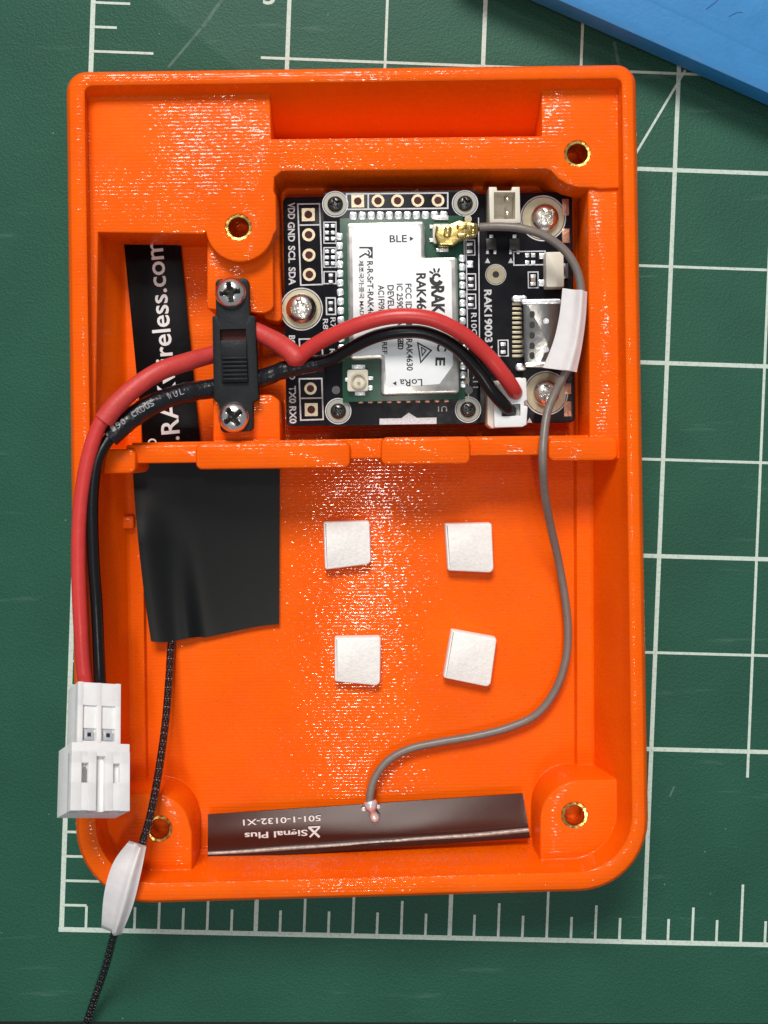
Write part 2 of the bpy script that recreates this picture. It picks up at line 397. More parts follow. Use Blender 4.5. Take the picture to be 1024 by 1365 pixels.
def mat_braid():
    m = bpy.data.materials.new('black braided jacket'); m.use_nodes = True; q = N(m); b = q.n['Principled BSDF']
    uv = q('ShaderNodeUVMap'); uv.uv_map = 'UVMap'; sp = q('ShaderNodeSeparateXYZ'); q.l.new(uv.outputs[0], sp.inputs[0])
    a = q.math('MULTIPLY', sp.outputs[0], 2*PI*4); c = q.math('MULTIPLY', sp.outputs[1], 2*PI*9)
    h = q.math('MULTIPLY', q.math('SINE', q.math('ADD', a, c)), q.math('SINE', q.math('SUBTRACT', a, c)))
    bp = q('ShaderNodeBump'); bp.inputs['Strength'].default_value = 1; bp.inputs['Distance'].default_value = 0.012
    q.l.new(h, bp.inputs['Height']); q.l.new(bp.outputs[0], b.inputs['Normal'])
    cr = q('ShaderNodeValToRGB'); q.l.new(q.math('MULTIPLY', h, q.math('SINE', q.math('MULTIPLY', sp.outputs[1], 61.0))), cr.inputs[0]); cr.color_ramp.elements[0].position = 0.5; cr.color_ramp.elements[0].color = (0.007, 0.006, 0.007, 1); cr.color_ramp.elements[1].position = 0.85; cr.color_ramp.elements[1].color = (0.30, 0.29, 0.28, 1); q.l.new(cr.outputs[0], b.inputs['Base Color']); b.inputs['Roughness'].default_value = 0.16; b.inputs['Specular IOR Level'].default_value = 0.8
    return m
M_braid = mat_braid()

# ------------------------------------------------------------------ setting
bm = bmesh.new(); block(bm, [(-1600, -1500), (2600, -1500), (2600, 2900), (-1600, 2900)], -0.32, -0.6, 0, (), True)
t = obj('table', bm, M_table, None, 0); t['kind'] = 'structure'
mt = thing('cutting_mat', 'dark green self healing cutting mat with white printed inch grid, under everything', 'cutting mat', P(500, 1300, -0.3))
prism('mat_sheet', rnd([(-900, -900), (1900, -900), (1900, 1368), (-900, 1360)], 12), -0.3, 0.0, M_mat, mt, 0.02)
GC = [(82, 1239), (858, 1256), (122, 68), (905, 98)]
def G(u, v):
    s, q = u/6.0, v/9.0
    a = [GC[0][i]*(1-s)*(1-q) + GC[1][i]*s*(1-q) + GC[2][i]*(1-s)*q + GC[3][i]*s*q for i in (0, 1)]
    return tuple(a)
Z = 0.003
def gl(a, b, w_, z): line(a, b, w_, z, M_line, mt, 'grid_line')
gl(G(-0.03, 0), G(14, 0), 6.4, Z); gl(G(0, -0.025), G(0, 14), 6.4, Z+0.0006)
for i in range(2, 14):
    thick = i % 2 == 0; e = 0.0 if thick else 1.73
    wd = 5.6 if thick else 3.6
    gl(G(i, e), G(i, 14), wd, Z+0.0012); gl(G(e, i), G(14, i), wd, Z+0.0018)
for k in range(1, 52):
    if k % 8 == 0: continue
    L = 0.62 if k % 4 == 0 else (0.37 if k % 2 == 0 else 0.245)
    gl(G(k/4, 0), G(k/4, L), 3.4, Z+0.0024); gl(G(0, k/4), G(L*1.02, k/4), 3.4, Z+0.003)
gl((838, 221), (914, 93), 3.2, Z+0.0036)
text('3', 359, -6, Z, 16, 24, -2, M_line, mt, 0.02)
M_scuff = mat('pale scuff', (0.06, 0.14, 0.108), 0.7, var=0.3, vscale=15)
for a, b_, w_ in [((224, 90), (268, 38), 3.5), ((270, 36), (300, -6), 5), ((819, 55), (826, 92), 4), ((893, 1062), (899, 1048), 2.5)]:
    line(a, b_, w_, 0.0015, M_scuff, mt, 'scuff')

# blue plastic tray lid, top right
bt = thing('blue_tray', 'bright blue plastic tray edge lying on the mat at the top right corner', 'tray', P(900, -50, 0.0))
bm = bmesh.new()
block(bm, rnd([(600, -62), (1200, 204), (1200, -260), (600, -260)], 40), 0.62, 0.30, 0.12, (), True)
obj('tray_rim', bm, M_blue, bt)
bm = bmesh.new()
block(bm, rnd([(722, -62), (1200, 160), (1200, -260), (722, -260)], 40), 0.632, 0.5, 0.055, (), True)
obj('tray_panel', bm, M_blue, bt)
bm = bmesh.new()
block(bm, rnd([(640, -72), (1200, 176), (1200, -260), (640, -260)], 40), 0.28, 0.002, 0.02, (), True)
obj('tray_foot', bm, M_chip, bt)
M_bs = mat('blue scratch', (0.018, 0.10, 0.27), 0.6)
tube('scratch', [(942, 12, 0.632), (950, 6, 0.632), (957, 0, 0.632), (962, -8, 0.632)], 0.007, M_bs, bt, 6)
tube('scratch', [(972, 22, 0.632), (982, 17, 0.632), (990, 16, 0.632)], 0.006, M_bs, bt, 6)

# ------------------------------------------------------------------ orange enclosure
enc = thing('enclosure', 'open bright orange 3D printed case holding the electronics, in the middle of the mat', 'case', P(480, 650, 0))
bm = bmesh.new()
RIM, DK, FL = 1.40, 1.18, 0.22
def Q4(tl, tr, br, bl, r): return rnd([tl, tr, br, bl], r, 10)
outer = Q4((89, 97), (847, 87), (865, 1184), (103, 1205), [28, 28, 96, 102])
prof = []
o0 = [P(x, y, 1.22) for x, y in outer]
prof.append([Vector((v.x, v.y, 0.004)) for v in inset(o0, -0.0 if area2(o0) > 0 else 0.0)])
prof[0] = [Vector((v.x, v.y, 0.06)) for v in o0]
bot = inset(o0, 0.05); prof.insert(0, [Vector((v.x, v.y, 0.004)) for v in bot])
prof.append([Vector((v.x, v.y, 1.24)) for v in o0])
for d, z in ((0.03, 1.33), (0.075, 1.385), (0.12, RIM)): prof.append([Vector((v.x, v.y, z)) for v in inset(o0, d)])
def lp(q, z): prof.append([P(x, y, z) for x, y in q])
lp(Q4((109, 109), (832, 99), (848, 1166), (125, 1185), [12, 12, 80, 84]), RIM)
lp(Q4((113, 114), (829, 104), (844, 1161), (129, 1180), [10, 10, 76, 80]), 1.385)
lp(Q4((117, 131), (823, 121), (831, 1150), (136, 1169), [8, 8, 66, 70]), DK-0.02)
lp(Q4((119, 133), (821, 123), (829, 1148), (138, 1167), [8, 8, 66, 70]), DK-0.05)
lp(Q4((160, 196), (789, 192), (793, 1122), (176, 1142), [16, 16, 52, 56]), 0.34)
lp(Q4((164, 200), (785, 197), (789, 1119), (180, 1139), [16, 16, 52, 56]), 0.31)
lp(Q4((184, 206), (768, 202), (770, 1115), (196, 1135), [14, 14, 46, 50]), 0.31)
lp(Q4((187, 209), (764, 205), (766, 1112), (199, 1132), [14, 14, 46, 50]), FL)
vl = [[bm.verts.new(v) for v in l] for l in prof]
for A, B in zip(vl, vl[1:]):
    n = len(A)
    for i in range(n): bm.faces.new((A[i-1], A[i], B[i], B[i-1]))
bm.faces.new(vl[-1]); bm.faces.new(vl[0])
RI = 13.0
ins = [(318, 303, 'left'), (770, 205, ''), (766, 1087, ''), (212, 1105, '')]
def hole(i, r=17.6, dep=0.62): return (circ(ins[i][0], ins[i][1], r, 28), dep)
def arc(cx, cy, r, a0, a1, n=12): return [(cx + r*math.cos(math.radians(a0 + (a1-a0)*k/n)), cy + r*math.sin(math.radians(a0 + (a1-a0)*k/n))) for k in range(n+1)]
# upper deck in one piece: left plate with its lobe, cross bar, right plate with its lobe
pl = [(100, 115), (360, 112), (362, 185), (722, 181), (722, 108), (838, 105), (838, 250), (800, 252), (790, 250), (772, 250), (757, 246), (744, 238), (735, 228), (728, 225), (376, 228), (366, 236), (365, 254), (368, 260), (369, 306)] + arc(320, 303, 46, 12, 172, 18) + [(272, 312), (131, 310), (127, 605), (104, 605)]
block(bm, pl, DK, 0.05, 0.022, [hole(0), hole(1)])
block(bm, rnd([(784, 240), (840, 240), (842, 612), (786, 612)], [3, 3, 3, 6]), DK-0.05, 0.065, 0.02)
# switch mounting pads
block(bm, rnd([(276, 320), (364, 320), (365, 412), (352, 418), (276, 412)], [4, 4, 10, 10, 4]), 0.98, 0.07, 0.02)
block(bm, rnd([(284, 527), (362, 526), (373, 534), (374, 590), (284, 590)], [4, 12, 8, 4, 4]), 0.98, 0.075, 0.02)
# left wall of the board recess beside the switch
block(bm, rnd([(352, 300), (371, 300), (376, 430), (352, 425)], [3, 3, 6, 6]), 0.80, 0.08, 0.02)
# divider and tabs
for k, (x0, y0, x1, y1, zz, r) in enumerate([(128, 599, 181, 632, 1.22, 9), (168, 593, 270, 618, 1.12, 3), (261, 591, 467, 626, 1.22, 8), (455, 588, 520, 612, 1.12, 3),
        (508, 583, 627, 620, 1.22, 8), (618, 582, 745, 608, 1.12, 3), (731, 583, 824, 615, 1.20, 9)]):
    dy = -(x1-x0)*0.012
    pts = rnd([(x0, y0), (x1, y0+dy), (x1, y1+dy), (x0, y1)], r)
    block(bm, pts, zz, 0.085+0.004*k, 0.035 if r > 5 else 0.018)
block(bm, [(176, 590), (786, 580), (786, 597), (176, 607)], 1.06, 0.09, 0.01)
# corner bosses
pl = arc(774, 1092, 54, 180, 270, 12) + [(846, 1037), (850, 1090)] + arc(772, 1092, 76, 0, 90, 8)[1:] + [(722, 1168)]
pl = [(720, 1168)] + arc(774, 1094, 54, 180, 270, 12) + [(847, 1038)] + arc(770, 1088, 76, 0, 90, 8)
block(bm, pl, 1.0, 0.10, 0.03, [hole(2)])
pl = [(256, 1186), (256, 1110)] + list(reversed(arc(204, 1108, 50, 270, 360, 12)))[1:] + [(124, 1059)] + list(reversed(arc(205, 1104, 76, 90, 180, 8)))
block(bm, pl, 1.0, 0.104, 0.03, [hole(3)])
# thin skirts round the bosses, a nub on the left wall, rail strips at the bottom
block(bm, rnd([(716, 1152), (716, 1084), (729, 1050), (764, 1033), (815, 1033), (815, 1120)], [4, 20, 20, 16, 4, 4]), 0.72, 0.108, 0.03)
block(bm, rnd([(260, 1160), (260, 1110), (248, 1074), (214, 1055), (170, 1055), (170, 1150)], [4, 20, 20, 16, 4, 4]), 0.72, 0.112, 0.03)
block(bm, rnd([(150, 688), (178, 688), (178, 705), (150, 705)], 3), 0.42, 0.115, 0.02)
obj('housing', bm, M_or, enc, 32)
for i, (x, y, _) in enumerate(ins):
    z = DK-0.008 if i < 2 else 0.99
    bm = bmesh.new(); c = P(x, y, z)
    knurl = lambda u: 1 + 0.07*(1 if int(u*48) % 4 < 2 else -0.4)
    R = 0.163
    rings = []
    seg = 48
    prof2 = [(R, -0.40, 1), (R, -0.012, 1), (R*0.96, 0.0, 1), (0.128, -0.004, 0), (0.118, -0.02, 0), (0.112, -0.06, 0), (0.120, -0.10, 0), (0.110, -0.15, 0), (0.118, -0.2, 0), (0.110, -0.26, 0), (0.118, -0.32, 0), (0.112, -0.40, 0)]
    for r, dz, kn in prof2:
        rings.append([bm.verts.new((c.x + r*(knurl(k/seg) if kn else 1)*math.cos(2*PI*k/seg), c.y + r*(knurl(k/seg) if kn else 1)*math.sin(2*PI*k/seg), c.z+dz)) for k in range(seg)])
    for A, B in zip(rings, rings[1:]):
        for k in range(seg): bm.faces.new((A[k-1], A[k], B[k], B[k-1]))
    for k in range(seg): bm.faces.new((rings[-1][k-1], rings[-1][k], rings[0][k], rings[0][k-1]))
    obj('threaded_insert', bm, M_brass, enc, 25)

def ss0(x): x = max(0, min(1, x)); return x*x*(3-2*x)
# ------------------------------------------------------------------ screw head builder
def screw(name, px, py, z, r_px, m, parent, rot=20, h=0.09, dark=None):
    c = P(px, py, z); R = r_px*(H-z)/H/S; bm = bmesh.new(); seg, nr = 72, 30
    ra = math.radians(rot)
    rings = []
    for j in range(nr+1):
        u = 1 - j/nr; ring = []
        for k in range(seg):
            a = 2*PI*k/seg; x, y = u*math.cos(a), u*math.sin(a)
            zz = h*math.sqrt(max(0, 1-(u**2.6)))*0.9 + h*0.1
            xr = x*math.cos(ra)+y*math.sin(ra); yr = -x*math.sin(ra)+y*math.cos(ra)
            def arm(p, q): return ss0((0.17-abs(p))/0.07)*ss0((0.66-abs(q))/0.10)
            d = max(arm(xr, yr), arm(yr, xr)); d = max(d, 0.85*ss0((0.36-u)/0.16))
            zz -= d*h*0.92
            ring.append(bm.verts.new((c.x+x*R, c.y+y*R, c.z+zz)))
        rings.append(ring)
        if j == 0: base = [bm.verts.new((v.co.x, v.co.y, c.z-0.01)) for v in ring]; rings.insert(0, base)
    rings = rings[:-1]
    for A, B in zip(rings, rings[1:]):
        for k in range(seg): bm.faces.new((A[k-1], A[k], B[k], B[k-1]))
    bm.faces.new(rings[-1])
    return obj(name, bm, m, parent, 50)
def ringdisc(name, px, py, z, ro, ri, m, parent, th=0.006):
    bm = bmesh.new(); k = (H-z)/H/S
    R = lathe(bm, [(ri*k, 0), (ri*k, th), (ro*k, th), (ro*k, 0)], P(px, py, z), 36, cap=False)
    return obj(name, bm, m, parent, 30)
def disc(name, px, py, z, r, m, parent, th=0.004):
    bm = bmesh.new(); k = (H-z)/H/S
    lathe(bm, [(r*k, 0), (r*k, th)], P(px, py, z), 24); return obj(name, bm, m, parent, 30)

# ------------------------------------------------------------------ circuit board stack
cb = thing('circuit_board', 'black circuit board carrying a silver radio module, in the upper recess of the case', 'circuit board', P(570, 415, 0.4))
ZB, ZC, ZM, ZS = 0.62, 0.93, 1.01, 1.22
base = prism('carrier_board', rnd([(377, 263), (763, 256), (767, 563), (382, 568)], 7), ZB-0.16, ZB, M_pcb, cb, 0.006)
core = prism('core_board', rnd([(431, 256), (637, 253), (641, 565), (434, 568)], 6), ZC-0.10, ZC, M_pcb, cb, 0.006)
# plugs between the boards
prism('board_connector', box4(470, 330, 600, 372), ZB, ZC-0.1, M_chip, cb, 0.0)
ZL = ZB+0.002; ZLC = ZC+0.002
outline([(397, 272), (426, 271.5), (430, 379), (401, 380)], 1.8, ZL, M_silk, base); line((398, 300), (427, 299.5), 1.8, ZL+.001, M_silk, base)
outline([(399, 452), (429, 451.5), (431, 487), (401, 488)], 1.8, ZL, M_silk, base)
outline([(399, 505), (429, 504.5), (431, 559), (401, 560)], 1.8, ZL, M_silk, base); line((400, 531), (430, 530.5), 1.8, ZL+.001, M_silk, base)
def pad(x, y, z, r, par, square=False, ring=True):
    if square:
        prism('pad', rect(x, y, r*2, r*2, 1), z-0.004, z+0.006, M_gold, par, 0.0, holes=[(circ(x, y, r*0.62, 16), 0.004)])
    else: ringdisc('pad', x, y, z, r, r*0.60, M_gold, par, 0.008)
    disc('pad_hole', x, y, z+0.001, r*0.64, M_hole, par, 0.0045)
for i, (x, y) in enumerate([(411, 286), (411.5, 313), (412, 340), (412.5, 366)]): pad(x, y, ZL, 8.6, base, i == 0)
pad(414, 518, ZL, 8.2, base); pad(415, 546, ZL, 8.6, base, True); pad(413, 465, ZL, 8.2, base)
text('VDD', 388.5, 281, ZL, 22, 9.5, -89, M_silk, base, 0.028)
text('GND', 388.5, 309, ZL, 26, 9.5, -89, M_silk, base, 0.028)
text('SCL', 389, 339, ZL, 23, 9.5, -89, M_silk, base, 0.028)
text('SDA', 389.5, 368, ZL, 24, 9.5, -89, M_silk, base, 0.028)
text('BOOT', 389.5, 462, ZL, 30, 8.5, -89, M_silk, base, 0.028)
text('IO', 389.5, 500, ZL, 12, 8.5, -89, M_silk, base, 0.028)
text('TX0', 390, 526, ZL, 23, 9.5, -89, M_silk, base, 0.028)
text('RX0', 390.5, 553, ZL, 23, 9.5, -89, M_silk, base, 0.028)
text('RAK19003 V', 651, 429, ZL, 86, 10.5, -89, M_silk, base, 0.03)
for (x, y, r, ro) in [(402, 412, 21, 26), (724, 291, 19, 28), (728, 524, 18.5, 27)]:
    ringdisc('screw_washer', x, y, ZL, ro, 10, M_washer, base, 0.008)
    ringdisc('print_ring', x, y, ZL, ro+2.6, ro+1, M_silk, base, 0.003)
screw('screw', 402, 412, ZB+0.01, 21, M_steel, cb, 15, 0.14)
screw('screw', 726, 291, ZB+0.01, 19, M_steel, cb, 40, 0.13)
screw('screw', 728, 524, ZB+0.01, 18, M_steel, cb, 10, 0.13)
ringdisc('test_point', 661, 366, ZL, 12.5, 4.5, M_washer, base, 0.012)
disc('pad_hole', 661, 366, ZL, 5, M_chip, base, 0.006)
ringdisc('print_ring', 661, 366, ZL, 14, 13, M_silk, base, 0.004)
for (x, y, w_, h_) in [(754, 276, 9, 22), (754.5, 314, 10, 19), (757, 545, 10, 20), (757, 518, 9, 14)]:
    prism('edge_pad', rect(x, y, w_, h_, 1), ZB, ZB+0.012, M_copper, base, 0.003)
def comp(x, y, w_, h_, z, par, body=M_chip, vert=True, hh=0.04, frame=True, ends=M_solder):
    """little surface-mount part: body with two end caps, print frame round it"""
    e = 0.30
    if vert:
        prism('component', rect(x, y, w_*0.86, h_*(1-2*e)+1, 1), z, z+hh, body, par, 0.003)
        many('component_end', [rect(x, y-h_*(0.5-e/2), w_, h_*e, 1), rect(x, y+h_*(0.5-e/2), w_, h_*e, 1)], z, z+hh+0.004, ends, par, 0.006)
    else:
        prism('component', rect(x, y, w_*(1-2*e)+1, h_*0.86, 1), z, z+hh, body, par, 0.003)
        many('component_end', [rect(x-w_*(0.5-e/2), y, w_*e, h_, 1), rect(x+w_*(0.5-e/2), y, w_*e, h_, 1)], z, z+hh+0.004, ends, par, 0.006)
    if frame:
        outline(rect(x, y, w_+6, h_+6, 1), 1.5, z+0.001, M_silk, par)
comp(711, 373, 7, 15, ZL, base, M_tan); comp(671, 464, 7, 15, ZL, base, M_chip)
for (x, y) in [(703, 340), (711, 340), (703, 350), (711, 350)]: prism('chip_pad', rect(x, y, 5.5, 5.5), ZL, ZL+0.01, M_solder, base, 0.003)
outline(rect(706, 344, 42, 18, 1), 1.5, ZL, M_silk, base)
for (x, y) in [(655, 325), (686, 325)]:
    prism('transistor', rect(x, y, 14, 15, 2), ZL, ZL+0.07, M_chip, base, 0.01)
    many('transistor_pin', [rect(x, y-10, 5, 5), rect(x-5, y+11, 4, 5), rect(x+5, y+11, 4, 5)], ZL, ZL+0.015, M_solder, base, 0.004)
for (x, y) in [(650, 347), (681, 347), (706, 560)]:
    bm = bmesh.new(); vs = [bm.verts.new(P(x+a, y+b_, ZL)) for a, b_ in ((-3.5, 3.5), (3.5, 3.5), (0, -3.5))]; bm.faces.new(vs); obj('print_mark', bm, M_silk, base, 0)
# push button
pb = prism('push_button', rnd(rect(740, 359, 24, 47, 1), 2), ZL, ZB+0.24, M_cream, cb, 0.015)
many('button_contact', [rect(724, 341, 10, 8), rect(724, 377, 12, 9)], ZL, ZB+0.05, M_solder, pb, 0.01)
prism('button_tab', rect(754, 361, 8, 20, 1), ZB+0.02, ZB+0.18, M_dsteel, pb, 0.01)
# usb-c socket
ZU = ZB+0.34
us = prism('usb_socket', rnd(rect(724, 443, 53, 92, 1), 7), ZL, ZU, M_usb, cb, 0.05)
prism('socket_flange', rnd(rect(722, 402, 52, 7, 1), 3), ZU-0.02, ZU+0.012, M_solder, us, 0.012)
prism('socket_flange', rnd(rect(724, 486, 48, 6, 1), 3), ZU-0.06, ZU+0.002, M_steel, us, 0.01)
many('socket_slot', [rnd(rect(709.5, y, 7, 9, 1), 3) for y in (419, 433, 447, 461, 474)], ZU-0.02, ZU+0.003, M_chip, us)
for y in (428, 466): disc('socket_dimple', 728, y, ZU, 3.8, M_solder, us, 0.012)
many('socket_pin', [rect(690, 405+6.3*i, 14, 3.4, 1) for i in range(12)], ZL, ZL+0.03, M_washer, us, 0.006)
many('socket_leg', [rnd(rect(693, 398, 20, 9, 1), 4), rnd(rect(695, 489, 14, 10, 1), 4)], ZL, ZL+0.09, M_solder, us, 0.02)
# upper, empty white header
zh = ZB+0.42
hd = prism('header_socket', [(652, 249), (662, 249), (663, 254), (682, 254), (683, 249), (693, 249), (694, 297), (653, 298)], ZL, zh, M_cream, cb, 0.008,
           holes=[(box4(658.5, 256, 687, 292), 0.36)])
for y in (265, 284): prism('header_pin', rect(677, y, 4, 4), ZL+0.04, zh-0.08, M_steel, hd, 0.01)
# lower header with the plug pushed in
hd = prism('header_socket', rnd([(650, 512), (656, 508), (702, 503), (703, 567), (656, 571), (650, 566)], 3), ZL, ZB+0.40, M_cream, cb, 0.012)
# --- radio module on the core board
mod = prism('radio_module', [(453, 291), (617, 287), (620, 532), (457, 536)], ZC, ZM, M_green, cb, 0.004)
shp = [(462, 297), (566, 294.5), (567, 343), (610, 342), (613, 524), (508, 527), (508, 478), (466, 479)]
sh = prism('shield_can', rnd(shp, [5, 5, 3, 5, 5, 5, 3, 5]), ZM, ZS, M_can, mod, 0.028)
stp = [(469, 302), (561, 300), (562, 347), (602, 346), (604, 487), (586, 512), (515, 517), (513, 473), (472, 474)]
st = prism('sticker', rnd(stp, [5, 5, 3, 6, 3, 3, 6, 3, 3]), ZS, ZS+0.006, M_stick, mod, 0.002)
ZT = ZS+0.0075
def T(s, x, y, L, h_, rot=-89, m=M_ink, b_=0.02): text(s, x, y, ZT, L, h_, rot, m, mod, b_)
T('BLE', 531, 318, 23, 9.5, 1, b_=0.01); T('\u25B8', 549, 318, 5, 6, 1)
T('LoRa', 548, 510, 30, 9.5, 181, b_=0.01); T('\u25B8', 526, 511, 5, 6, 181)
T('RAK', 584, 400, 38, 18, b_=0.045); T('RAK4630', 562, 397, 66, 13.5, b_=0.03); 
T('FCC ID: 2AF6B-RAK4630', 545.5, 436, 116, 8.6); T('IC 25908-RAK4630', 533.5, 420, 84, 8.4); T('DEVEUI:', 521, 399, 38, 8.6)
T('AC1F09FFFE', 508.5, 405, 50, 8.6); T('R-R-SrT-RAK4630', 494, 390, 84, 8.4); T('\uC81C\uC870\uAD6D\uAC00:\uC911\uAD6D MADE', 482, 386, 78, 7)
T('C', 589, 463, 11, 13, -91, b_=0.03); T('E', 587, 482, 11, 13, -91, b_=0.03)
T('REF', 513, 464, 16, 6.5); T('630', 534, 457, 18, 8); 
# certification mark and bin mark, logo blob
outline([(479, 330), (496, 330), (496, 343), (487, 338), (479, 343)], 1.9, ZT, M_ink, mod, False, 'certification_mark')
for rr in (7, 3.4): outline([(y_*1.0-0.0, x_) for x_, y_ in [(337-0.0+rr*math.sin(math.radians(a)), 489+rr*math.cos(math.radians(a))) for a in range(-70, 80, 20)]], 1.7, ZT+0.0006, M_ink, mod, False, 'certification_mark')
outline([(557, 457), (575, 467), (561, 483)], 1.9, ZT, M_ink, mod, True, 'bin_mark')
outline([(562, 463), (568, 467), (563, 474)], 1.6, ZT, M_ink, mod, True, 'bin_mark')
outline(arc(582, 372, 6.5, 20, 200, 10), 5.5, ZT, M_ink, mod, False, 'logo_mark')
outline(arc(582, 370, 4.5, 160, 350, 8), 3.0, ZT+.0006, M_ink, mod, False, 'logo_mark')
for a in (-60, -20, 20):
    line((582+5*math.sin(math.radians(a)), 366-3*math.cos(math.radians(a))), (582+11*math.sin(math.radians(a)), 366-9*math.cos(math.radians(a))), 2.4, ZT+.001, M_ink, mod, 'logo_mark')
# castellated edge solder
lst = [rnd(rect(471+12.05*i, 287.5-0.1*i, 10.4, 11, random.uniform(-8, 8)), 3) for i in range(11)]
lst += [rnd(rect(452.5+0.018*(y-315), y, 9.5, 10, random.uniform(-8, 8)), 3) for y in [315+12.4*i for i in range(14)]]
lst += [rnd(rect(616+0.01*(y-330), y, 9, 10, random.uniform(-8, 8)), 3) for y in [344+12.0*i for i in range(15)]]
many('edge_solder', lst, ZC, ZM+0.012, M_solder, core, 0.016, 'stuff')
many('edge_solder', [rnd(rect(481+12.7*i, 535-0.15*i, 8, 6, 0), 2) for i in range(10)], ZC, ZC+0.04, M_copper, core, 0.012, 'stuff')
# u.FL socket lower left and the gold plug's landing upper right
uf = prism('antenna_socket', rnd(rect(477, 507, 28, 29, 1), 3), ZM, ZM+0.09, M_cream, mod, 0.01)
many('socket_tab', [rect(463, 506, 6, 5), rect(493, 504, 9, 5), rect(478, 489, 18, 6), rect(480, 524, 14, 6), rect(494, 517, 6, 6)], ZM, ZM+0.03, M_solder, uf, 0.006)
ringdisc('socket_barrel', 478, 508, ZM+0.09, 10.5, 8.2, M_washer, uf, 0.04); disc('socket_pin', 478, 508, ZM+0.09, 2.2, M_gold, uf, 0.05)
prism('antenna_socket', rnd(rect(589, 311, 24, 26, 1), 3), ZM, ZM+0.07, M_cream, mod, 0.01)
many('socket_tab', [rect(576, 302, 6, 5), rect(576, 320, 6, 5), rect(590, 333, 16, 5), rect(588, 290, 20, 6)], ZM, ZM+0.03, M_solder, mod, 0.006)
# core board top header row
outline([(462, 258.5), (597, 257), (597, 277.5), (462, 279)], 1.8, ZLC, M_silk, core); line((491, 258), (491, 279), 1.8, ZLC+.001, M_silk, core)
for y0, y1 in ((296, 324), (330, 356), (362, 378)):
    outline([(432, y0), (448, y0), (448, y1), (432, y1)], 1.4, ZLC, M_silk, core)
outline([(435, 397), (447, 397), (447.5, 419), (435.5, 419)], 1.7, ZLC, M_silk, core)
line((621, 300), (625, 545), 1.3, ZLC, M_silk, core); line((638, 290), (639.5, 470), 1.3, ZLC+.001, M_silk, core)
outline([(622, 365), (634, 365), (634.5, 386), (622.5, 386)], 1.4, ZLC+.002, M_silk, core); outline([(622, 392), (634, 392), (634.5, 411), (622.5, 411)], 1.4, ZLC+.002, M_silk, core)
bm = bmesh.new()
vs = [(506, 558), (535, 557.5), (545, 550), (556, 557), (582, 556.5), (582, 565), (506, 566)]
bm.faces.new([bm.verts.new(P(x, y, ZLC)) for x, y in reversed(vs)])
obj('print_mark', bm, M_silk, core, 0)
for i, x in enumerate([477, 504, 530, 557, 584]): pad(x, 268-0.2*i, ZLC, 8.4, core, i == 0)
for (x, y) in [(436, 301), (444, 301), (436, 310), (444, 310), (436, 318), (444, 318), (436, 335), (444, 335), (436, 343), (444, 343), (436, 351), (444, 351)]:
    prism('component', rect(x, y, 5.6, 4.6, 1), ZLC, ZLC+0.03, M_solder, core, 0.006)
comp(441, 371, 6, 12, ZLC, core, M_chip, frame=False); comp(441, 408, 6, 13, ZLC, core, M_chip, frame=False)
comp(626, 330, 8, 14, ZLC, core, M_chip); comp(628, 376, 7, 13, ZLC, core, M_chip, frame=False); comp(628, 402, 7, 12, ZLC, core, M_chip, frame=False)
comp(627, 352, 8, 9, ZLC, core, M_solder, frame=False)
text('R7', 444, 430, ZLC, 14, 7, -89, M_silk, core, 0.01); text('R8', 434, 432, ZLC, 14, 7, -89, M_silk, core, 0.01); text('R2', 443, 472, ZLC, 14, 7, -89, M_silk, core, 0.01)
text('R10C', 632, 432, ZLC, 30, 7.5, -89, M_silk, core, 0.01); text('R11', 634, 507, ZLC, 20, 7, -89, M_silk, core, 0.01); text('U1', 590, 545, ZLC, 12, 7, -178, M_silk, core, 0.01)
disc('test_pad', 621, 507, ZLC, 5, M_washer, core); disc('test_pad', 625, 520, ZLC, 5.5, M_dsteel, core); disc('test_pad', 448, 520, ZLC, 5.5, M_dsteel, core); disc('test_pad', 624, 292.5, ZLC, 4.8, M_washer, core, 0.03)
for (x, y) in [(447, 272), (620, 271), (451, 548), (624, 546)]:
    ringdisc('print_ring', x, y, ZLC, 17.5, 16.2, M_silk, core, 0.003)
    ringdisc('screw_washer', x, y, ZLC, 15.5, 6, M_rwash, core, 0.012)
    screw('screw', x, y, ZLC+0.01, 10.5, M_rscrew, cb, random.uniform(0, 45), 0.06)

# ------------------------------------------------------------------ slide switch
sw = thing('slide_switch', 'black slide switch fixed by two screws between the label window and circuit board', 'switch', P(315, 475, 1.0))
zs0, zs1 = 0.985, 1.17
bm = bmesh.new()
block(bm, rnd([(287, 372), (331, 370), (333, 420), (340, 422), (345, 532), (337, 536), (337, 574), (294, 577), (292, 538), (285, 532), (283, 422), (288, 420)], [7, 7, 1, 2, 3, 1, 7, 7, 1, 2, 2, 1]), zs1, zs0, 0.012,
      [(rnd([(293, 439), (328, 438), (331, 510), (296, 511)], 1), 0.13)], True)
body = obj('switch_body', bm, M_bplas, sw)
prism('switch_case', [(288, 424), (340, 423), (344, 532), (290, 533)], 0.60, zs0+0.05, M_dsteel, sw, 0.0)
prism('slot_floor', [(294, 440), (328, 439), (328.5, 454), (294.5, 455)], zs1-0.125, zs1-0.11, M_hole, sw, 0.0)
bm = bmesh.new()
block(bm, rnd([(293.5, 454), (328, 453), (331, 509), (296, 510)], 1.5), zs1+0.05, zs1-0.12, 0.008, (), True)
for i in range(6):
    y = 477 + i*5.6
    block(bm, rect(312.4+i*0.25, y, 33, 2.9, 1.2), zs1+0.085, zs1+0.04, 0.006, (), True)
block(bm, rect(311.5, 466, 34, 22, 1.2), zs1+0.055, zs1+0.04, 0.003, (), True)
obj('slider', bm, M_bplas, sw)
screw('screw', 308, 391, zs1-0.015, 21, M_steel, sw, 8, 0.15); screw('screw', 312, 556, zs1-0.015, 21, M_steel, sw, 35, 0.15)

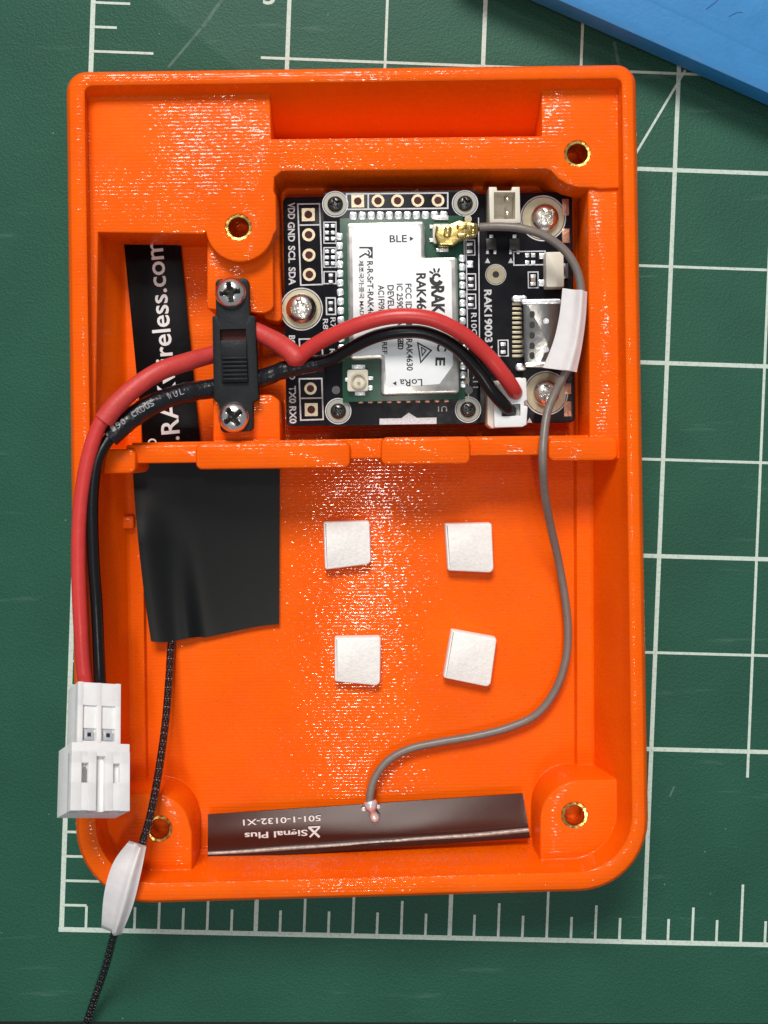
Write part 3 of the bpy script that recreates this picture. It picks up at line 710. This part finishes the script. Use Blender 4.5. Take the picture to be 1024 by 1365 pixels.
# ------------------------------------------------------------------ lead from the switch down to the loose white connector
bl = thing('battery_lead', 'red and black wires ending in a loose white two pin connector, lower left', 'cable', P(120, 900, 1.4))
tube('red_wire', [(116, 918, 1.52), (111, 885, 1.58), (107, 820, 1.66), (105, 740, 1.62), (107, 680, 1.58), (115, 620, 1.56), (130, 572, 1.54), (147, 547, 1.53)], 0.090, M_red, bl)
tube('black_wire', [(134, 918, 1.50), (132, 880, 1.56), (128, 800, 1.6), (124, 730, 1.58), (123, 665, 1.54), (129, 616, 1.50), (143, 588, 1.44), (156, 574, 1.40)], 0.073, M_blk, bl)
tube('red_sleeve', [(138, 561, 1.54), (155, 540, 1.52), (185, 513, 1.46), (215, 494, 1.38), (250, 482, 1.22), (278, 474, 1.05), (292, 471, 0.98)], 0.118, M_redm, bl, 18, rfun=lambda u, L: 1.04 - 0.12*u)
def lump(u, L): return 1 + 0.09*mnoise.noise(Vector((L*5, 3, 1))) + 0.05*mnoise.noise(Vector((L*14, 8, 1))) - 0.05*u
tube('black_sleeve', [(146, 583, 1.40), (165, 566, 1.38), (195, 544, 1.32), (225, 530, 1.22), (255, 522, 1.10), (292, 517, 0.98)], 0.13, M_blkm, bl, 20, rfun=lump)
for i, (ch, x, y, r) in enumerate([('1', 151, 571, 35), ('5', 157, 567, 35), ('0', 164, 562, 35), ('c', 178, 552, 34), ('R', 184, 548, 34), ('U', 190, 545, 33), ('u', 196, 541, 33), ('s', 202, 538, 33), ('G', 211, 534, 30), ('W', 226, 528, 24), ('U', 234, 525, 22), ('L', 242, 522, 18)]):
    zz = 1.53 if x < 185 else (1.48 if x < 206 else 1.36)
    text(ch, x, y, zz+0.005, 5.5, 8, r, M_dprint, bl, 0, 'printed_letter')
# the connector pair: built flat, then tilted
def obox(bm, x0, x1, y0, y1, z0, z1, M, bev=0.02):
    vs = [bm.verts.new(Vector(c)) for c in [(x0, y0, z0), (x1, y0, z0), (x1, y1, z0), (x0, y1, z0), (x0, y0, z1), (x1, y0, z1), (x1, y1, z1), (x0, y1, z1)]]
    fs = [bm.faces.new([vs[i] for i in f]) for f in [(3, 2, 1, 0), (4, 5, 6, 7), (0, 1, 5, 4), (1, 2, 6, 5), (2, 3, 7, 6), (3, 0, 4, 7)]]
    es = list({e for f in fs for e in f.edges})
    nv = vs
    if bev:
        r = bmesh.ops.bevel(bm, geom=es, offset=bev, segments=2, affect='EDGES', profile=0.7)
        nv = list({v for f in r['faces'] for v in f.verts} | {v for v in vs if v.is_valid})
    for v in nv: v.co = M @ v.co
cM = Matrix.Translation(P(128, 1000, 1.86)) @ Matrix.Rotation(math.radians(1.5), 4, 'Z') @ Matrix.Rotation(math.radians(21), 4, 'X') @ Matrix.Rotation(math.radians(-31), 4, 'Y')
cM = Matrix.Translation(P(132, 998, 2.0)) @ Matrix.Rotation(math.radians(-10.0), 4, 'Z') @ Matrix.Rotation(math.radians(29), 4, 'Y') @ Matrix.Rotation(math.radians(-29), 4, 'X')
# plug (upper part): face z=0 is the side seen
def cbox(name, boxes, m, par, bev=0.02):
    bm = bmesh.new()
    for b_ in boxes: obox(bm, *b_, cM, bev)
    return obj(name, bm, m, par, 40)
hw = 0.26
plug = cbox('plug_housing', [(-hw, hw, 0.0, 0.775, -0.38, -0.07), (-hw, -hw+0.065, 0.0, 0.775, -0.1, 0.0), (hw-0.065, hw, 0.0, 0.775, -0.1, 0.0), (-0.028, 0.028, 0.0, 0.773, -0.1, -0.002),
     (-hw+0.004, hw-0.004, 0.50, 0.771, -0.12, -0.004), (-hw+0.05, hw-0.05, 0.24, 0.52, -0.12, -0.035), (-hw+0.004, hw-0.004, 0.003, 0.09, -0.12, -0.006)], M_white, bl, 0.014)
for x in (-0.113, 0.113):
    cbox('contact', [(x-0.055, x+0.055, 0.10, 0.22, -0.12, -0.022)], M_solder, plug, 0.02)
    cbox('contact_hole', [(x-0.022, x+0.022, 0.14, 0.185, -0.1, -0.018)], M_chip, plug, 0.0)
W2 = 0.345
sk = cbox('socket_housing', [(-W2, W2, -0.71, 0.05, -0.41, 0.0)] +
     [(a+0.0, b_, -0.71, -0.05, -0.05, 0.08) for a, b_ in ((-W2, -0.225), (-0.145, -0.052), (0.052, 0.145), (0.225, W2))] +
     [(a, b_, -0.706, -0.40, -0.05, 0.077) for a, b_ in ((-W2+.003, -0.055), (0.055, W2-.003))] +
     [(a, b_, -0.18, -0.054, -0.05, 0.077) for a, b_ in ((-W2+.003, -0.055), (0.055, W2-.003))] +
     [(-W2+.002, W2-.002, -0.10, 0.048, -0.05, 0.074)], M_white, bl, 0.010)
cbox('socket_pin', [(-0.19, -0.165, -0.42, -0.22, 0.0, 0.05)], M_steel, sk, 0.0)

# ------------------------------------------------------------------ lead from the switch to the board
bl2 = thing('board_lead', 'red and black wires arching over the circuit board from the switch to its white plug', 'cable', P(520, 460, 1.3))
tube('red_sleeve', [(338, 440, 0.98), (352, 447, 1.02), (372, 458, 1.10), (386, 468, 1.19), (396, 478, 1.24), (401, 486, 1.25)], 0.118, M_redm, bl2, 18, rfun=lambda u, L: (0.95 + 0.14*u) if u < 0.86 else 1.09*math.sqrt(max(0.03, 1-((u-0.86)/0.14)**2*0.95)))
tube('red_wire', [(396, 480, 1.20), (410, 467, 1.28), (440, 449, 1.42), (485, 430, 1.55), (530, 421, 1.62), (575, 425, 1.62), (615, 444, 1.55), (648, 472, 1.42), (670, 498, 1.34), (684, 518, 1.20), (689, 527, 0.98)], 0.093, M_red, bl2, 16)
tube('black_sleeve', [(338, 507, 0.98), (358, 501, 1.02), (380, 493, 1.06), (405, 487, 1.10), (432, 483, 1.14)], 0.112, M_blkm, bl2, 18, rfun=lump)
tube('black_wire', [(425, 484, 1.16), (445, 478, 1.20), (470, 463, 1.30), (500, 449, 1.42), (535, 442, 1.48), (570, 444, 1.48), (605, 461, 1.42), (635, 492, 1.32), (657, 523, 1.26), (675, 543, 1.14), (681, 549, 0.95)], 0.080, M_blk, bl2, 16)
pg = prism('plug_housing', rnd([(658, 514), (676, 510), (676, 504), (694, 503), (702, 508), (703, 534), (699, 534), (699, 541), (704, 541), (702, 566), (697, 569), (659, 570)], 2), ZB+0.38, ZB+0.50, M_white, bl2, 0.015,
      holes=[(rnd([(668, 540), (694, 538), (694, 554), (669, 555)], 1), 0.1)])

# ------------------------------------------------------------------ flexible antenna with the grey coax
fa = thing('flexible_antenna', 'dark strip antenna along the bottom wall with its long grey cable running to the board', 'antenna', P(490, 1100, 0.3))
bm = bmesh.new(); nu, nvv = 40, 10
tl, tr, br, bl_ = (277, 1086), (697, 1058), (707, 1117), (277, 1147)
grid = []
for j in range(nvv+1):
    row = []; v = j/nvv
    for i in range(nu+1):
        u = i/nu
        x = (tl[0]*(1-u)+tr[0]*u)*(1-v) + (bl_[0]*(1-u)+br[0]*u)*v
        y = (tl[1]*(1-u)+tr[1]*u)*(1-v) + (bl_[1]*(1-u)+br[1]*u)*v
        z = 0.39 + (max(0, v-0.86)/0.14)*0.10 + 0.006*math.sin(u*9+v*3) + 0.03*max(0, u-0.9)*v
        row.append(bm.verts.new(P(x, y, z)))
    grid.append(row)
low = [[bm.verts.new(v.co - Vector((0, 0, 0.03))) for v in r] for r in grid]
for j in range(nvv):
    for i in range(nu):
        bm.faces.new((grid[j][i], grid[j+1][i], grid[j+1][i+1], grid[j][i+1]))
        bm.faces.new((low[j][i], low[j][i+1], low[j+1][i+1], low[j+1][i]))
for i in range(nu):
    bm.faces.new((grid[0][i], grid[0][i+1], low[0][i+1], low[0][i])); bm.faces.new((grid[-1][i+1], grid[-1][i], low[-1][i], low[-1][i+1]))
for j in range(nvv):
    bm.faces.new((grid[j+1][0], grid[j][0], low[j][0], low[j+1][0])); bm.faces.new((grid[j][-1], grid[j+1][-1], low[j+1][-1], low[j][-1]))
strip = obj('antenna_strip', bm, M_film2, fa, 50)
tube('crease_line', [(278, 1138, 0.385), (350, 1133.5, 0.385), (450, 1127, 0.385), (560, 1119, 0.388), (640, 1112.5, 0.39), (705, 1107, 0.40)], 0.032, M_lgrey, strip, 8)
ZA = 0.402
text('501-1-0132-X1', 376, 1093.5, ZA, 104, 8, 183.5, M_print, strip, 0.012)
text('Signal Plus', 368, 1111, ZA, 84, 11, 183, M_print, strip, 0.02)
line((412, 1103), (426, 1116), 3, ZA, M_print, strip, 'logo_mark'); line((426, 1103), (413, 1116), 2.4, ZA+.001, M_print, strip, 'logo_mark'); line((411, 1103), (427, 1102), 2, ZA+.002, M_print, strip, 'logo_mark')
tube('solder_joint', [(493, 1068, 0.46), (495, 1076, 0.47), (498, 1086, 0.44), (501, 1093, 0.41)], 0.058, M_solder, strip, 14, rfun=lambda u, L: 1.35-0.5*u+0.25*math.sin(u*9))
many('solder_pad', [rnd(rect(485, 1079, 7, 6, 10), 3), rnd(rect(504, 1076, 7, 6, 10), 3)], 0.395, 0.42, M_solder, strip, 0.01)
coax = [(640, 303, 1.20), (668, 302, 1.26), (700, 305, 1.30), (730, 316, 1.30), (755, 336, 1.28), (770, 362, 1.27), (775, 392, 1.26), (772, 430, 1.24), (765, 465, 1.20), (756, 494, 1.16), (742, 520, 1.12),
        (730, 550, 1.15), (725, 585, 1.25), (724, 618, 1.28), (727, 660, 1.05), (735, 705, 0.75), (745, 750, 0.52), (753, 795, 0.42), (757, 840, 0.40), (754, 880, 0.40), (740, 920, 0.38), (715, 952, 0.36), (680, 969, 0.35), (635, 981, 0.35), (585, 990, 0.35),
        (545, 999, 0.36), (517, 1014, 0.38), (500, 1036, 0.42), (494, 1056, 0.46), (493, 1068, 0.47)]
tube('grey_cable', coax, 0.052, M_grey, fa, 14)
# gold crimp plug
M_gcr = mat('gold plated crimp', (0.66, 0.49, 0.18), 0.27, 1.0, bump=0.006, bscale=16, rvar=0.1)
gp = prism('gold_plug', rnd([(582, 299), (600, 298), (612, 293), (637, 297), (640, 305), (636, 314), (618, 318), (604, 327), (585, 327), (580, 314)], 4), ZM+0.06, ZM+0.19, M_gcr, fa, 0.03)
many('crimp_wing', [rnd(rect(616, 301, 14, 8, 6), 3), rnd(rect(616, 313, 13, 6, 4), 2), rnd(rect(631, 304, 8, 14, 4), 3), rnd(rect(597, 308, 10, 16, -10), 4)], ZM+0.12, ZM+0.24, M_gcr, gp, 0.03)
def sleeve(name, L, R, zf, m, parent, ridge=0.8, rw=0.2, hgt=0.09):
    """flattened shrink tube: L, R = px edge lines (same count), zf(t) = height of the cable"""
    LL = catmull([Vector((x, y, 0)) for x, y in L], 6); RR = catmull([Vector((x, y, 0)) for x, y in R], 6)
    bm = bmesh.new(); nc = 30; rows = []; rowsb = []
    for k, (a, b_) in enumerate(zip(LL, RR)):
        t_ = k/(len(LL)-1); z = zf(t_); row = []; rb = []
        for i in range(nc+1):
            u = i/nc; p = a*(1-u)+b_*u
            d = (u-ridge)/rw; hh = hgt*math.exp(-d*d) * min(1, (1-u)*12+0.0) ** 0.5 + 0.012*math.sin(u*PI)
            q = P(p.x, p.y, z+0.0); row.append(bm.verts.new(q + Vector((0, 0, hh)))); rb.append(bm.verts.new(q - Vector((0, 0, hh*0.8+0.012))))
        rows.append(row); rowsb.append(rb)
    for k in range(len(rows)-1):
        for i in range(nc):
            bm.faces.new((rows[k][i], rows[k+1][i], rows[k+1][i+1], rows[k][i+1])); bm.faces.new((rowsb[k][i], rowsb[k][i+1], rowsb[k+1][i+1], rowsb[k+1][i]))
        bm.faces.new((rows[k+1][0], rows[k][0], rowsb[k][0], rowsb[k+1][0])); bm.faces.new((rows[k][-1], rows[k+1][-1], rowsb[k+1][-1], rowsb[k][-1]))
    for i in range(nc):
        bm.faces.new((rows[0][i], rows[0][i+1], rowsb[0][i+1], rowsb[0][i])); bm.faces.new((rows[-1][i+1], rows[-1][i], rowsb[-1][i], rowsb[-1][i+1]))
    return obj(name, bm, m, parent, 60)
sleeve('white_sleeve', [(750, 384), (746, 420), (738, 455), (724, 490)], [(783, 389), (781, 425), (776, 462), (769, 496)], lambda t_: 1.33-0.10*t_, M_sleeve, fa, 0.72, 0.17, 0.085)

# ------------------------------------------------------------------ black label antenna with braided coax
ba = thing('label_antenna', 'black label antenna with white web address, its black patch and thin braided black cable', 'antenna', P(230, 600, 0.3))
za = 0.34
flp = [(164, 312), (239, 310), (268, 600), (192, 602)]
film = prism('film_strip', flp, za-0.03, za, M_film, ba, 0.002)
text('RAKwireless.com', 216, 450, za+0.003, 258, 25, 95.2, M_print, film, 0.012)
text('.', 237, 584, za+0.003, 5, 5, 94.6, M_print, film, 0.02)
text('o', 203, 590, za+0.003, 11, 12, 94.6, M_print, film, 0.0)
# patch: slightly bowed film, left edge lifting against the wall
bm = bmesh.new(); nu, nvv = 46, 46; grid = []
def ss(a, b_, x): t_ = max(0, min(1, (x-a)/(b_-a))); return t_*t_*(3-2*t_)
for j in range(nvv+1):
    v = j/nvv; row = []
    for i in range(nu+1):
        u = i/nu
        yb = 855 - 8*u - 15*ss(0.25, 1.0, u) + (2.0*math.sin(u*14) if u < 0.4 else 0)
        xl = 176 + 24*v*v*0.6 + 11*v; xr = 373 - 1*v
        x = xl*(1-u)+xr*u; y = 604*(1-v)+yb*v
        lift = (1-ss(0.0, 0.62-0.25*(1-v), u))
        z = 0.30 + 0.13*lift*lift*(0.25+0.75*ss(0.15, 0.5, v)) + 0.03*ss(0.3, 1, v)*math.exp(-((u-0.30)/0.07)**2)
        row.append(bm.verts.new(P(x, y, z)))
    grid.append(row)
low = [[bm.verts.new(v.co - Vector((0, 0, 0.018))) for v in r] for r in grid]
for j in range(nvv):
    for i in range(nu):
        bm.faces.new((grid[j][i], grid[j+1][i], grid[j+1][i+1], grid[j][i+1])); bm.faces.new((low[j][i], low[j][i+1], low[j+1][i+1], low[j+1][i]))
for i in range(nu):
    bm.faces.new((grid[0][i], grid[0][i+1], low[0][i+1], low[0][i])); bm.faces.new((grid[-1][i+1], grid[-1][i], low[-1][i], low[-1][i+1]))
for j in range(nvv):
    bm.faces.new((grid[j+1][0], grid[j][0], low[j][0], low[j+1][0])); bm.faces.new((grid[j][-1], grid[j+1][-1], low[j+1][-1], low[j][-1]))
obj('film_patch', bm, M_tape, ba, 60)
tube('braided_cable', [(232, 832, 0.30), (228, 862, 0.36), (226, 900, 0.46), (222, 950, 0.60), (216, 1000, 0.90), (208, 1050, 1.20), (199, 1095, 1.36), (189, 1128, 1.44), (178, 1165, 1.52), (168, 1200, 1.40),
     (154, 1242, 1.05), (143, 1280, 0.65), (130, 1320, 0.32), (116, 1362, 0.12), (104, 1400, 0.06), (85, 1460, -0.1)], 0.050, M_braid, ba, 14, 10)
sleeve('white_sleeve', [(172, 1121), (151, 1150), (139, 1190), (135, 1237)], [(195, 1129), (187, 1168), (177, 1208), (162, 1246)], lambda t_: 1.50 + 0.12*math.sin(t_*2.6) - 0.40*t_*t_, M_sleeve, ba, 0.72, 0.15, 0.08)

# ------------------------------------------------------------------ foam pads
def foam(pts, label, hgt=0.17):
    bm = bmesh.new(); z = FL+hgt
    basep = rnd(pts, [2.5, 4, 7, 3], 4)
    block(bm, basep, z, FL+0.002, 0.034, (), True)
    o = obj('foam_pad', bm, [M_foam], None, 30)
    o['label'] = label; o['category'] = 'foam pad'; o['group'] = 'white foam pads on the battery bay floor'
foam([(431, 696), (493, 694), (495, 752), (433, 760)], 'white square foam pad nearest the black patch, upper left of the four')
foam([(593, 698), (656, 697), (659, 764), (597, 761)], 'white square foam pad right under the divider tab, upper right of the four')
foam([(446, 850), (508, 849), (507, 915), (446, 909)], 'white square foam pad with a clipped corner, lower left of the four')
foam([(602, 840), (663, 851), (654, 917), (591, 904)], 'white square foam pad turned askew, lower right of the four')
